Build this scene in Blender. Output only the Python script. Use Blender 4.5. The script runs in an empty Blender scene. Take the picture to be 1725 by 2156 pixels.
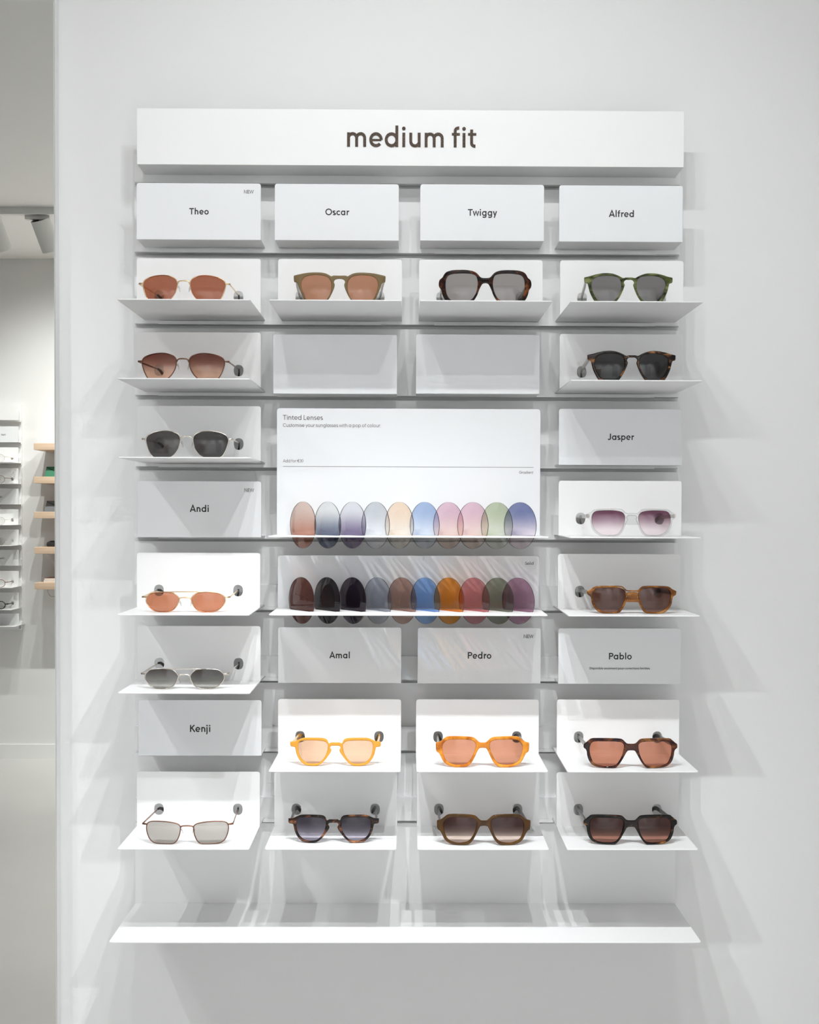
import bpy, math, random
from math import sin, cos, pi, sqrt, radians
from mathutils import Vector, Matrix

random.seed(7)
SC = bpy.context.scene
COL = SC.collection

# ------------------------------------------------------------------ camera
F_PX, CAM_D, EYE = 2499.0, 2.0, 1.45
YAW, PITCH, ROLL, PPX, PPY = 8.2165e-3, -1.89238e-2, 3.1843e-3, 879.25, 1126.47


def cam_basis():
    cy, sy, cp, sp, cr, sr = cos(YAW), sin(YAW), cos(PITCH), sin(PITCH), cos(ROLL), sin(ROLL)
    fwd = Vector((sy * cp, cy * cp, sp))
    right = Vector((cy, -sy, 0))
    up = right.cross(fwd)
    return right * cr + up * sr, up * cr - right * sr, fwd


RT, UP, FW = cam_basis()
CAM_POS = Vector((0, -CAM_D, EYE))
cd = bpy.data.cameras.new('camera')
cam = bpy.data.objects.new('camera', cd)
COL.objects.link(cam)
cd.sensor_fit = 'HORIZONTAL'
cd.sensor_width = 36.0
cd.lens = F_PX / 1725.0 * 36.0
cd.shift_x = -(PPX - 862.5) / 1725.0
cd.shift_y = (PPY - 1078.0) / 1725.0
cd.clip_start = 0.01
m3 = Matrix((RT, UP, -FW)).transposed()
cam.matrix_world = Matrix.Translation(CAM_POS) @ m3.to_4x4()
SC.camera = cam


def at(px, py, y):
    """where the line of sight through a photo pixel meets the plane at depth y"""
    d = FW + RT * ((px - PPX) / F_PX) - UP * ((py - PPY) / F_PX)
    return CAM_POS + d * ((y + CAM_D) / d.y)


# ------------------------------------------------------------------ light, exposure
W = 0.022            # face of the wall
BOARD_Y = 0.009      # face of the backing board
PANEL_Y = -0.060     # face plane of plates and shelf backs
EDGE_Y = -0.192      # front edge of the small shelves
YM = -0.010          # face of the mirror
CEIL = 2.92
ROOM_BACK = -4.976
ROOM_LEFT, ROOM_RIGHT = -4.6, 3.4
TRACK_Y, TRACK_Y2 = -1.20, ROOM_BACK + 1.16
LAMP_Z = 2.70

SC.view_settings.view_transform = 'Standard'
SC.view_settings.look = 'None'
SC.view_settings.gamma = 1.0
SC.view_settings.exposure = -0.27
wd = bpy.data.worlds.new('world')
SC.world = wd
wd.use_nodes = True
wd.node_tree.nodes['Background'].inputs[0].default_value = (1, 1, 1, 1)
wd.node_tree.nodes['Background'].inputs[1].default_value = 0.0
SC.cycles.use_denoising = True
SC.cycles.max_bounces = 8
SC.cycles.sample_clamp_indirect = 6.0
SC.cycles.diffuse_bounces = 4
SC.cycles.glossy_bounces = 3
SC.cycles.transparent_max_bounces = 28
SC.cycles.caustics_reflective = False
SC.cycles.caustics_refractive = False

# lamp: x, y, z of the mouth, aim point, watts, spread in degrees, blend
NEAR = [
    ((0.36, -1.46, LAMP_Z), (-0.42, 0, 0.35), 1.1),
    ((0.115, -1.20, LAMP_Z), (-0.15, 0, 0.38), 1.0),
    ((-0.10, -1.22, LAMP_Z), (0.12, 0, 0.38), 1.0),
    ((-0.36, -1.22, LAMP_Z), (0.28, 0, 0.40), 0.95),
    ((-1.30, -1.20, LAMP_Z), (-0.95, 0, 0.60), 1.2),
    ((-1.62, -1.20, LAMP_Z), (-1.20, 0, 0.50), 1.0),
]
CORE_W, SPILL_W = 38.0, 12.6     # narrow core of a beam and the wide spill around it
FAR = [(-3.25, 34), (-1.95, 34), (-1.2, 150), (0.0, 270), (1.4, 290)]
FILL_Y = -2.30
FILL_LAMPS = [((-0.5, FILL_Y, LAMP_Z), (-0.5, -2.9, 0), 130, 110), ((0.5, FILL_Y, LAMP_Z), (0.5, -2.9, 0), 130, 110), ((1.6, FILL_Y, LAMP_Z), (1.6, -3.0, 0), 140, 110)]  # unseen downlights added to raise the ambient light off the floor


def spot(loc, aim, watts, deg, blend, size=0.009, color=(0.945, 0.978, 1.0)):
    ld = bpy.data.lights.new('spot_beam', 'SPOT')
    ld.energy = watts
    ld.spot_size = radians(deg)
    ld.spot_blend = blend
    ld.shadow_soft_size = size
    ld.color = color
    o = bpy.data.objects.new('spot_beam', ld)
    COL.objects.link(o)
    o.location = loc
    d = Vector(aim) - Vector(loc)
    o.rotation_euler = d.to_track_quat('-Z', 'Y').to_euler()
    return o


# ------------------------------------------------------------------ materials
def lin(c):
    return tuple(((v / 255.0) / 12.92) if v / 255.0 <= 0.04045 else (((v / 255.0) + 0.055) / 1.055) ** 2.4 for v in c)


def principled(name, col, rough=0.5, metal=0.0, coat=0.0, spec=0.5):
    m = bpy.data.materials.new(name)
    m.use_nodes = True
    b = m.node_tree.nodes['Principled BSDF']
    b.inputs['Base Color'].default_value = (*col, 1)
    b.inputs['Roughness'].default_value = rough
    b.inputs['Metallic'].default_value = metal
    b.inputs['Coat Weight'].default_value = coat
    b.inputs['Specular IOR Level'].default_value = spec
    return m


def bump(m, scale, strength, dist=0.001, detail=3):
    nt = m.node_tree
    b = nt.nodes['Principled BSDF']
    tc = nt.nodes.new('ShaderNodeTexCoord')
    n = nt.nodes.new('ShaderNodeTexNoise')
    n.inputs['Scale'].default_value = scale
    n.inputs['Detail'].default_value = detail
    bp = nt.nodes.new('ShaderNodeBump')
    bp.inputs['Strength'].default_value = strength
    bp.inputs['Distance'].default_value = dist
    nt.links.new(tc.outputs['Object'], n.inputs['Vector'])
    nt.links.new(n.outputs['Fac'], bp.inputs['Height'])
    nt.links.new(bp.outputs['Normal'], b.inputs['Normal'])
    return m


def mottled(name, cols, scale=(60, 60, 60), rough=0.045, coat=0.0, detail=3.0, distort=0.6, glow=0.0):
    """noise driven colour: cols = [(position, rgb)]"""
    m = principled(name, cols[0][1], rough, 0, coat, 0.36)
    nt = m.node_tree
    b = nt.nodes['Principled BSDF']
    tc = nt.nodes.new('ShaderNodeTexCoord')
    mp = nt.nodes.new('ShaderNodeMapping')
    mp.inputs['Scale'].default_value = scale
    n = nt.nodes.new('ShaderNodeTexNoise')
    n.inputs['Scale'].default_value = 1.0
    n.inputs['Detail'].default_value = detail
    n.inputs['Distortion'].default_value = distort
    r = nt.nodes.new('ShaderNodeValToRGB')
    e = r.color_ramp.elements
    while len(e) < len(cols):
        e.new(0.5)
    for i, (p, c) in enumerate(cols):
        e[i].position = p
        e[i].color = (*c, 1)
    nt.links.new(tc.outputs['Object'], mp.inputs['Vector'])
    nt.links.new(mp.outputs['Vector'], n.inputs['Vector'])
    nt.links.new(n.outputs['Fac'], r.inputs['Fac'])
    nt.links.new(r.outputs['Color'], b.inputs['Base Color'])
    return m


def glass(name, top, bot=None, z0=0.0, z1=0.04, spec=1.0, body=0.0, body_col=(1, 1, 1), rough=0.0, ends=(0.0, 1.0)):
    """tinted sheet: top / bottom = light let through by the whole sheet; each of its two faces takes the root"""
    m = bpy.data.materials.new(name)
    m.use_nodes = True
    nt = m.node_tree
    nt.nodes.clear()
    out = nt.nodes.new('ShaderNodeOutputMaterial')
    tr = nt.nodes.new('ShaderNodeBsdfTransparent')
    gl = nt.nodes.new('ShaderNodeBsdfGlossy')
    gl.inputs['Roughness'].default_value = rough
    mx = nt.nodes.new('ShaderNodeMixShader')
    rt = lambda c: (*[sqrt(max(v, 0.0)) for v in c], 1)
    if bot is None:
        tr.inputs['Color'].default_value = rt(top)
    else:
        tc = nt.nodes.new('ShaderNodeTexCoord')
        sp = nt.nodes.new('ShaderNodeSeparateXYZ')
        mr = nt.nodes.new('ShaderNodeMapRange')
        mr.inputs['From Min'].default_value = z0
        mr.inputs['From Max'].default_value = z1
        rp = nt.nodes.new('ShaderNodeValToRGB')
        rp.color_ramp.interpolation = 'EASE'
        rp.color_ramp.elements[0].position = ends[0]
        rp.color_ramp.elements[1].position = ends[1]
        rp.color_ramp.elements[0].color = rt(bot)
        rp.color_ramp.elements[1].color = rt(top)
        nt.links.new(tc.outputs['Object'], sp.inputs[0])
        nt.links.new(sp.outputs['Z'], mr.inputs['Value'])
        nt.links.new(mr.outputs['Result'], rp.inputs['Fac'])
        nt.links.new(rp.outputs['Color'], tr.inputs['Color'])
    lw = nt.nodes.new('ShaderNodeLayerWeight')
    p5 = nt.nodes.new('ShaderNodeMath'); p5.operation = 'POWER'; p5.inputs[1].default_value = 5
    ml = nt.nodes.new('ShaderNodeMath'); ml.operation = 'MULTIPLY_ADD'
    ml.inputs[1].default_value = 0.9; ml.inputs[2].default_value = 0.04 * spec
    nt.links.new(lw.outputs['Facing'], p5.inputs[0])
    nt.links.new(p5.outputs[0], ml.inputs[0])
    nt.links.new(ml.outputs[0], mx.inputs['Fac'])
    src = tr
    if body > 0:
        df = nt.nodes.new('ShaderNodeBsdfDiffuse')
        df.inputs['Color'].default_value = (*body_col, 1)
        m2 = nt.nodes.new('ShaderNodeMixShader')
        m2.inputs['Fac'].default_value = body
        nt.links.new(tr.outputs[0], m2.inputs[1])
        nt.links.new(df.outputs[0], m2.inputs[2])
        src = m2
    nt.links.new(src.outputs[0], mx.inputs[1])
    nt.links.new(gl.outputs[0], mx.inputs[2])
    nt.links.new(mx.outputs[0], out.inputs['Surface'])
    return m


M = {}
M['wall'] = bump(principled('wall_paint', (0.86, 0.858, 0.852), 0.75, spec=0.2), 260, 0.12, 0.0006)
M['ceiling'] = principled('ceiling_paint', (0.86, 0.855, 0.84), 0.85, spec=0.2)
M['powder'] = bump(principled('white_powder_coat', (0.915, 0.912, 0.906), 0.5, spec=0.35), 900, 0.05, 0.0003)
M['card'] = principled('cool_white_card', (0.86, 0.872, 0.882), 0.55, spec=0.3)
M['board'] = bump(principled('board_paint', (0.93, 0.928, 0.922), 0.65, spec=0.25), 500, 0.06, 0.0004)
M['ink'] = principled('black_ink', (0.022, 0.02, 0.02), 0.6)
M['soft_ink'] = principled('dark_grey_ink', (0.09, 0.07, 0.065), 0.6)
M['line_ink'] = principled('grey_line_ink', (0.33, 0.32, 0.31), 0.6)
M['sparkle'] = mottled('speckled_brown_letter', [(0.40, (0.010, 0.006, 0.003)), (0.54, (0.06, 0.028, 0.010)), (0.70, (0.17, 0.085, 0.038))],
                       scale=(700, 700, 700), rough=0.5, coat=0, detail=1, distort=0)
M['floor'] = mottled('grey_resin_floor', [(0.3, (0.63, 0.62, 0.605)), (0.7, (0.67, 0.66, 0.645))], scale=(1.5, 1.5, 1.5), rough=0.35, coat=0.0)
M['mirror'] = principled('mirror_silver', (0.93, 0.922, 0.875), 0.0, 1.0)
M['mirror_edge'] = principled('polished_glass_edge', (0.80, 0.82, 0.79), 0.25)
M['mirror_back'] = principled('dark_mirror_backing', (0.10, 0.11, 0.105), 0.5)
M['oak'] = mottled('pale_oak', [(0.3, (0.64, 0.46, 0.32)), (0.7, (0.74, 0.56, 0.41))], scale=(3, 40, 90), rough=0.55, coat=0.0, detail=4)
M['lamp'] = principled('white_lamp_metal', (0.80, 0.80, 0.78), 0.45)
M['lamp_dark'] = principled('dark_heat_sink', (0.05, 0.05, 0.05), 0.6)
M['gold'] = principled('pale_gold_metal', (0.80, 0.60, 0.38), 0.24, 1.0)
M['silver'] = principled('warm_silver_metal', (0.66, 0.60, 0.54), 0.26, 1.0)
M['bronze'] = principled('dark_bronze_metal', (0.17, 0.085, 0.055), 0.3, 0.85)
M['copper'] = principled('brown_copper_metal', (0.26, 0.12, 0.075), 0.28, 0.9)
M['pad'] = glass('clear_silicone', (0.85, 0.84, 0.8), body=0.15, body_col=(0.8, 0.78, 0.72))
M['tip_black'] = principled('black_acetate', (0.008, 0.007, 0.007), 0.15, 0, 0.0)
M['tip_brown'] = principled('dark_brown_acetate', (0.022, 0.013, 0.010), 0.15, 0, 0.0)
M['olive'] = glass('milky_olive_acetate', (0.42, 0.34, 0.2), body=0.62, body_col=(0.24, 0.165, 0.075), rough=0.05)
M['havana'] = mottled('dark_havana_acetate', [(0.48, (0.006, 0.003, 0.003)), (0.60, (0.035, 0.010, 0.005)), (0.73, (0.20, 0.06, 0.015))], scale=(75, 75, 75))
M['green'] = mottled('streaked_green_acetate', [(0.36, (0.016, 0.020, 0.008)), (0.50, (0.082, 0.098, 0.030)), (0.70, (0.25, 0.27, 0.11))], scale=(40, 60, 110))
M['brown_stripe'] = mottled('striped_brown_acetate', [(0.47, (0.007, 0.004, 0.003)), (0.56, (0.05, 0.018, 0.007)), (0.68, (0.33, 0.15, 0.055))], scale=(45, 60, 120))
M['rose_stripe'] = mottled('striped_rose_brown_acetate', [(0.47, (0.008, 0.005, 0.004)), (0.57, (0.07, 0.024, 0.011)), (0.69, (0.40, 0.18, 0.085))], scale=(50, 60, 120))
M['crystal'] = glass('clear_crystal_acetate', (0.80, 0.80, 0.79), spec=1.6, body=0.035, body_col=(0.8, 0.82, 0.82))
M['amber'] = mottled('amber_stripe_acetate', [(0.38, (0.085, 0.026, 0.004)), (0.54, (0.22, 0.074, 0.008)), (0.72, (0.46, 0.22, 0.06))], scale=(36, 60, 110))
M['honey'] = principled('honey_yellow_acetate', (0.78, 0.35, 0.035), 0.06, 0, 0.0)
M['orange'] = mottled('orange_havana_acetate', [(0.36, (0.42, 0.11, 0.008)), (0.54, (0.72, 0.24, 0.016)), (0.70, (0.85, 0.38, 0.05))], scale=(55, 55, 55))
M['olive_brown'] = mottled('olive_brown_acetate', [(0.3, (0.045, 0.018, 0.004)), (0.7, (0.105, 0.044, 0.006))], scale=(40, 40, 40))
M['tortoise'] = mottled('tortoise_acetate', [(0.45, (0.018, 0.005, 0.006)), (0.58, (0.085, 0.022, 0.010)), (0.76, (0.36, 0.16, 0.04))], scale=(48, 48, 60))
M['ebony'] = mottled('black_amber_acetate', [(0.54, (0.004, 0.003, 0.003)), (0.63, (0.04, 0.014, 0.005)), (0.73, (0.33, 0.13, 0.03))], scale=(34, 60, 130))
M['temple_brown'] = principled('deep_brown_temple', (0.032, 0.018, 0.015), 0.2, 0, 0.0)
M['temple_grey'] = glass('smoky_clear_temple', (0.5, 0.47, 0.44), body=0.45, body_col=(0.42, 0.38, 0.34))
M['temple_pale'] = glass('clear_temple', (0.72, 0.70, 0.66), body=0.35, body_col=(0.62, 0.58, 0.52))
M['case_green'] = principled('green_leather', (0.02, 0.17, 0.085), 0.5)
M['case_grey'] = principled('slate_leather', (0.135, 0.14, 0.155), 0.5)
M['case_black'] = principled('black_leather', (0.02, 0.02, 0.023), 0.3)
M['seam'] = principled('dark_seam', (0.008, 0.02, 0.015), 0.7)
M['paper'] = principled('cream_paper', (0.80, 0.74, 0.69), 0.7)
M['paper_dark'] = principled('maroon_cover', (0.22, 0.10, 0.09), 0.6)
M['cable'] = principled('grey_cable', (0.42, 0.41, 0.39), 0.5)
M['clear'] = glass('clear_demo_lens', (0.9, 0.9, 0.89), spec=1.0)
M['poster'] = principled('pale_print', (0.50, 0.51, 0.53), 0.5)
M['poster_dark'] = principled('grey_print', (0.16, 0.16, 0.175), 0.5)
em = bpy.data.materials.new('lamp_glow')
em.use_nodes = True
eb = em.node_tree.nodes['Principled BSDF']
eb.inputs['Base Color'].default_value = (0.9, 0.9, 0.88, 1)
eb.inputs['Emission Color'].default_value = (1, 0.96, 0.9, 1)
eb.inputs['Emission Strength'].default_value = 40
M['glow'] = em


# ------------------------------------------------------------------ mesh helpers
class MB:
    def __init__(s):
        s.v, s.f = [], []

    def add(s, vs, fs):
        o = len(s.v)
        s.v += [tuple(v) for v in vs]
        s.f += [tuple(i + o for i in f) for f in fs]
        return s

    def box(s, x0, x1, y0, y1, z0, z1):
        vs = [(x, y, z) for z in (z0, z1) for y in (y0, y1) for x in (x0, x1)]
        return s.add(vs, [(0, 2, 3, 1), (4, 5, 7, 6), (0, 1, 5, 4), (2, 6, 7, 3), (0, 4, 6, 2), (1, 3, 7, 5)])

    def loft(s, rings, closed=False, caps=True):
        n = len(rings[0])
        vs = [p for r in rings for p in r]
        fs = []
        m = len(rings)
        for i in range(m if closed else m - 1):
            a, b = i * n, ((i + 1) % m) * n
            for j in range(n):
                k = (j + 1) % n
                fs.append((a + j, a + k, b + k, b + j))
        if caps and not closed:
            fs.append(tuple(range(n - 1, -1, -1)))
            fs.append(tuple((m - 1) * n + j for j in range(n)))
        return s.add(vs, fs)

    def tube(s, pts, r, seg=8, closed=False, flat=1.0):
        """round wire through pts; r number or list; flat squeezes the section along z"""
        pts = [Vector(p) for p in pts]
        n = len(pts)
        rr = r if isinstance(r, (list, tuple)) else [r] * n
        rings = []
        ref = Vector((0, 1, 0))
        for i, p in enumerate(pts):
            a = pts[(i - 1) % n] if closed or i else p
            b = pts[(i + 1) % n] if closed or i < n - 1 else p
            t = (b - a).normalized()
            u = ref - t * ref.dot(t)
            if u.length < 0.05:
                u = Vector((1, 0, 0)) - t * t.x
            u.normalize()
            w = t.cross(u)
            rings.append([p + (u * cos(2 * pi * k / seg) + w * sin(2 * pi * k / seg) * flat) * rr[i] for k in range(seg)])
        return s.loft(rings, closed)

    def bar(s, pts, hs, ts, seg=12):
        """lens temple bar: path mostly along y, height hs (z) and thickness ts (x), rounded section"""
        rings = []
        for (x, y, z), h, t in zip(pts, hs, ts):
            ring = []
            for k in range(seg):
                a = 2 * pi * (k + 0.5) / seg
                c, d = cos(a), sin(a)
                ring.append((x + math.copysign(abs(c) ** 0.45, c) * t / 2, y, z + math.copysign(abs(d) ** 0.45, d) * h / 2))
            rings.append(ring)
        return s.loft(rings)

    def cyl(s, c, axis, r0, r1, h, seg=32, caps=True):
        c = Vector(c); axis = Vector(axis).normalized()
        u = axis.orthogonal().normalized(); w = axis.cross(u)
        rings = [[c + axis * d + (u * cos(2 * pi * k / seg) + w * sin(2 * pi * k / seg)) * r for k in range(seg)] for d, r in ((0, r0), (h, r1))]
        return s.loft(rings, caps=caps)

    def build(s, name, mat, parent=None, smooth=False, loc=None):
        me = bpy.data.meshes.new(name)
        me.from_pydata(s.v, [], s.f)
        me.materials.append(mat)
        return link(name, me, parent, smooth, loc)


def link(name, me, parent=None, smooth=False, loc=None):
    if smooth:
        for p in me.polygons:
            p.use_smooth = True
        if smooth == 'auto':
            me.set_sharp_from_angle(angle=radians(35))
    me.update()
    o = bpy.data.objects.new(name, me)
    COL.objects.link(o)
    if parent:
        o.parent = parent
    if loc:
        o.location = loc
    return o


def tag(o, label=None, cat=None, group=None, kind=None):
    if label: o['label'] = label
    if cat: o['category'] = cat
    if group: o['group'] = group
    if kind: o['kind'] = kind
    return o


def thing(name, label, cat, loc=(0, 0, 0), rotz=0.0, group=None):
    o = bpy.data.objects.new(name, None)
    o.empty_display_size = 0.03
    COL.objects.link(o)
    o.location = loc
    o.rotation_euler = (0, 0, rotz)
    return tag(o, label, cat, group)


def smooth_loop(pts, n=4):
    out = []
    m = len(pts)
    for i in range(m):
        p0, p1, p2, p3 = (Vector((*pts[(i + k - 1) % m], 0)) for k in range(4))
        for j in range(n):
            t = j / n
            q = 0.5 * ((2 * p1) + (p2 - p0) * t + (2 * p0 - 5 * p1 + 4 * p2 - p3) * t * t + (3 * p1 - p0 - 3 * p2 + p3) * t ** 3)
            out.append((q.x, q.y))
    return out


def round_rect(x0, x1, y0, y1, r, n=5, corners=(1, 1, 1, 1)):
    """corners: lower left, lower right, upper right, upper left"""
    pts = []
    for (cx, cy, a, k) in ((x0, y0, 180, 0), (x1, y0, 270, 1), (x1, y1, 0, 2), (x0, y1, 90, 3)):
        if corners[k]:
            ox = cx + (r if cx == x0 else -r)
            oy = cy + (r if cy == y0 else -r)
            for j in range(n + 1):
                t = radians(a + 90 * j / n)
                pts.append((ox + r * cos(t), oy + r * sin(t)))
        else:
            pts.append((cx, cy))
    return pts


def oval(cx, cy, rx, ry, n=28, power=1.0):
    return [(cx + rx * math.copysign(abs(cos(2 * pi * k / n)) ** power, cos(2 * pi * k / n)),
             cy + ry * math.copysign(abs(sin(2 * pi * k / n)) ** power, sin(2 * pi * k / n))) for k in range(n)]


def sheet(loops, thick, bevel=0.0, upright=True, bev_res=2):
    """flat plate from closed outlines (inner ones become holes).
    upright: outline (x, z), centred on y = 0; else outline (x, y), centred on z = 0"""
    cu = bpy.data.curves.new('outline', 'CURVE')
    cu.dimensions = '2D'
    cu.fill_mode = 'BOTH'
    cu.extrude = max(thick / 2 - bevel, 1e-5)
    cu.bevel_depth = bevel
    cu.bevel_resolution = bev_res
    if bevel:
        cu.offset = -bevel
    for lp in loops:
        sp = cu.splines.new('POLY')
        sp.points.add(len(lp) - 1)
        for i, p in enumerate(lp):
            sp.points[i].co = (p[0], p[1], 0, 1)
        sp.use_cyclic_u = True
    ob = bpy.data.objects.new('outline', cu)
    me = bpy.data.meshes.new_from_object(ob)
    bpy.data.objects.remove(ob)
    bpy.data.curves.remove(cu)
    if upright:
        for v in me.vertices:
            x, y, z = v.co
            v.co = (x, -z, y)
    me.materials.clear()
    return me


def put_sheet(name, mat, parent, loops, thick, bevel=0.0, upright=True, shift=(0, 0, 0), smooth=False, bend=0.0):
    me = sheet(loops, thick, bevel, upright)
    for v in me.vertices:
        v.co += Vector(shift)
        if bend:
            v.co.y += bend * v.co.x ** 2
    me.materials.append(mat)
    return link(name, me, parent, smooth)


# ------------------------------------------------------------------ lettering (strokes; x-height = 1)
CAPH, ASC = 1.42, 1.50


def arc(cx, cy, rx, ry, a0, a1, n=18):
    return [(cx + rx * cos(radians(a0 + (a1 - a0) * k / n)), cy + ry * sin(radians(a0 + (a1 - a0) * k / n))) for k in range(n + 1)]


def glyph(ch, t):
    """-> strokes, dots, ink width, left bearing, right bearing"""
    h = t / 2
    S, Dd = [], []
    st, rd, dg = 0.15, 0.08, 0.02
    R = 0.49 - h           # bowl radius to stroke centre
    ry = 0.52 - h
    cy = 0.5
    if ch == ' ':
        return [], [], 0.40, 0, 0
    if ch in 'abdpqgo':
        cx = 0.49
        S.append(arc(cx, cy, R, ry, 0, 360, 32))
        w = 0.98
        if ch == 'o':
            return S, Dd, w, rd, rd
        if ch in 'adqg':
            x = 0.98 - h
            if ch == 'a': S.append([(x, 0), (x, 1)])
            if ch == 'd': S.append([(x, 0), (x, ASC)])
            if ch == 'q': S.append([(x, -0.42), (x, 1)])
            if ch == 'g':
                S.append([(x, 1), (x, -0.10)] + arc(cx, -0.10, x - cx, 0.34 - h, 0, -150, 14)[1:])
            return S, Dd, w, rd, st
        x = h
        S.append([(x, 0), (x, ASC)] if ch == 'b' else [(x, -0.44), (x, 1)])
        return S, Dd, w, st, rd
    if ch == 'c':
        S.append(arc(0.49, cy, R, ry, 45, 315, 26)); return S, Dd, 0.86, rd, 0.05
    if ch == 'e':
        S.append(([(0.49 + R, cy - 0.02), (h, cy - 0.02)], 0.68))
        S.append(arc(0.49, cy, R, ry, -2, 318, 30)); return S, Dd, 0.97, rd, rd
    if ch == 'f':
        S.append([(0.24, 0), (0.24, 1.15)] + arc(0.24 + 0.27, 1.15, 0.27, 0.31 - h, 180, 85, 10)[1:])
        S.append(([(0, 1 - h * .8), (0.58, 1 - h * .8)], 0.8)); return S, Dd, 0.6, 0.05, 0.03
    if ch in 'hn':
        top = ASC if ch == 'h' else 1
        w = 0.82
        S.append([(h, 0), (h, top)])
        S.append([(h, 0.6)] + arc(w / 2, 0.6, w / 2 - h, 0.42 - h, 180, 0, 18) + [(w - h, 0)])
        return S, Dd, w, st, st
    if ch == 'm':
        w = 1.38
        S.append([(h, 0), (h, 1)])
        q = (w - t) / 4
        for k in (0, 1):
            x0 = h + 2 * q * k
            S.append([(x0, 0.62)] + arc(x0 + q, 0.62, q, 0.40 - h, 180, 0, 16) + [(x0 + 2 * q, 0)])
        return S, Dd, w, st, st
    if ch == 'u':
        w = 0.82
        S.append([(h, 1)] + arc(w / 2, 0.4, w / 2 - h, 0.42 - h, 180, 360, 18) + [(w - h, 0.4)])
        S.append([(w - h, 0), (w - h, 1)]); return S, Dd, w, st, st
    if ch in 'il':
        S.append([(h, 0), (h, 1 if ch == 'i' else ASC)])
        if ch == 'i': Dd.append((h, 1.30, 0.62 * t))
        return S, Dd, t, st, st
    if ch == 'é':
        S, Dd, w, a, b = glyph('e', t)
        S.append([(0.42, 1.15), (0.62, 1.42)]); return S, Dd, w, a, b
    if ch == 'j':
        S.append([(0.2, 1), (0.2, -0.22)] + arc(0.02, -0.22, 0.18, 0.2, 0, -80, 8)[1:]); Dd.append((0.2, 1.30, 0.62 * t))
        return S, Dd, 0.2 + h, 0.0, st
    if ch == 'r':
        S.append([(h, 0), (h, 1)])
        S.append([(h, 0.55)] + arc(0.50, 0.55, 0.5 - h, 0.45 - h, 180, 80, 12)); return S, Dd, 0.55, st, 0.02
    if ch == 's':
        S.append(arc(0.34, 0.74, 0.25, 0.28 - h, 35, 270, 18)[:-1] + arc(0.34, 0.26, 0.28, 0.28 - h, 90, -145, 18))
        return S, Dd, 0.68, 0.06, 0.06
    if ch == 't':
        S.append([(0.26, 1.25), (0.26, 0.28)] + arc(0.26 + 0.26, 0.28, 0.26, 0.30 - h, 180, 275, 10)[1:])
        S.append(([(0, 1 - h * .8), (0.6, 1 - h * .8)], 0.8)); return S, Dd, 0.6, 0.04, 0.04
    if ch == 'w':
        S.append([(h * .8, 1), (0.34, h * .6), (0.66, 0.95), (0.98, h * .6), (1.32 - h * .8, 1)]); return S, Dd, 1.32, dg, dg
    if ch == 'y':
        S.append([(h * .8, 1), (0.43, 0.04)]); S.append([(0.86 - h * .8, 1), (0.28, -0.42)]); return S, Dd, 0.86, dg, dg
    if ch == '.':
        Dd.append((0.6 * t, 0.55 * t, 0.6 * t)); return S, Dd, 1.2 * t, 0.08, 0.08
    if ch == 'A':
        S.append([(h * .8, 0), (0.63, CAPH - h * .3), (1.26 - h * .8, 0)]); S.append([(0.25, 0.42), (1.01, 0.42)]); return S, Dd, 1.26, dg, dg
    if ch == 'C':
        S.append(arc(0.72, CAPH / 2, 0.72 - h, CAPH / 2 - h + .02, 42, 318, 30)); return S, Dd, 1.25, rd, 0.05
    if ch == 'D':
        S.append([(0.45, h), (h, h), (h, CAPH - h), (0.45, CAPH - h)]); S.append([(0.45, CAPH - h)] + arc(0.45, CAPH / 2, 0.66 - h, CAPH / 2 - h, 90, -90, 20)); return S, Dd, 1.11, st, rd
    if ch == 'G':
        S.append(arc(0.72, CAPH / 2, 0.72 - h, CAPH / 2 - h + .02, 42, 360, 32)); S.append([(0.75, CAPH / 2), (1.44 - h * .3, CAPH / 2)]); return S, Dd, 1.42, rd, rd
    if ch == 'E':
        S.append([(0.75, h), (h, h), (h, CAPH - h), (0.75, CAPH - h)]); S.append([(h, CAPH / 2), (0.7, CAPH / 2)]); return S, Dd, 0.78, st, 0.06
    if ch == 'J':
        S.append([(0.62, CAPH), (0.62, 0.36)] + arc(0.33, 0.36, 0.29, 0.38 - h, 0, -150, 12)[1:]); return S, Dd, 0.62 + h, 0.02, st
    if ch == 'K':
        S.append([(h, 0), (h, CAPH)]); S.append([(h, 0.58), (0.90, CAPH)]); S.append([(0.36, 0.86), (0.98, 0)]); return S, Dd, 1.02, st, dg
    if ch == 'L':
        S.append([(h, CAPH), (h, h), (0.75, h)]); return S, Dd, 0.77, st, 0.04
    if ch == 'N':
        S.append([(h, 0), (h, CAPH - .02), (1.12 - h, .02), (1.12 - h, CAPH)]); return S, Dd, 1.12, st, st
    if ch == 'O':
        S.append(arc(0.74, CAPH / 2, 0.74 - h, CAPH / 2 - h + .02, 0, 360, 36)); return S, Dd, 1.48, rd, rd
    if ch == 'P':
        S.append([(h, 0), (h, CAPH)]); S.append([(h, CAPH - h), (0.5, CAPH - h)] + arc(0.5, CAPH - 0.42, 0.38 - h * .3, 0.42 - h, 90, -90, 16)[1:] + [(h, CAPH - 0.84 + h)]); return S, Dd, 0.88, st, rd
    if ch == 'S':
        S.append(arc(0.48, 1.05, 0.36, 0.38 - h, 35, 270, 18)[:-1] + arc(0.48, 0.36, 0.40, 0.38 - h, 90, -145, 18)); return S, Dd, 0.92, 0.06, 0.06
    if ch == 'T':
        S.append([(0.52, 0), (0.52, CAPH)]); S.append([(0, CAPH - h), (1.04, CAPH - h)]); return S, Dd, 1.04, 0.03, 0.03
    if ch == 'W':
        S.append([(h * .8, CAPH), (0.46, h * .7), (0.88, CAPH - h), (1.30, h * .7), (1.76 - h * .8, CAPH)]); return S, Dd, 1.76, dg, dg
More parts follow.
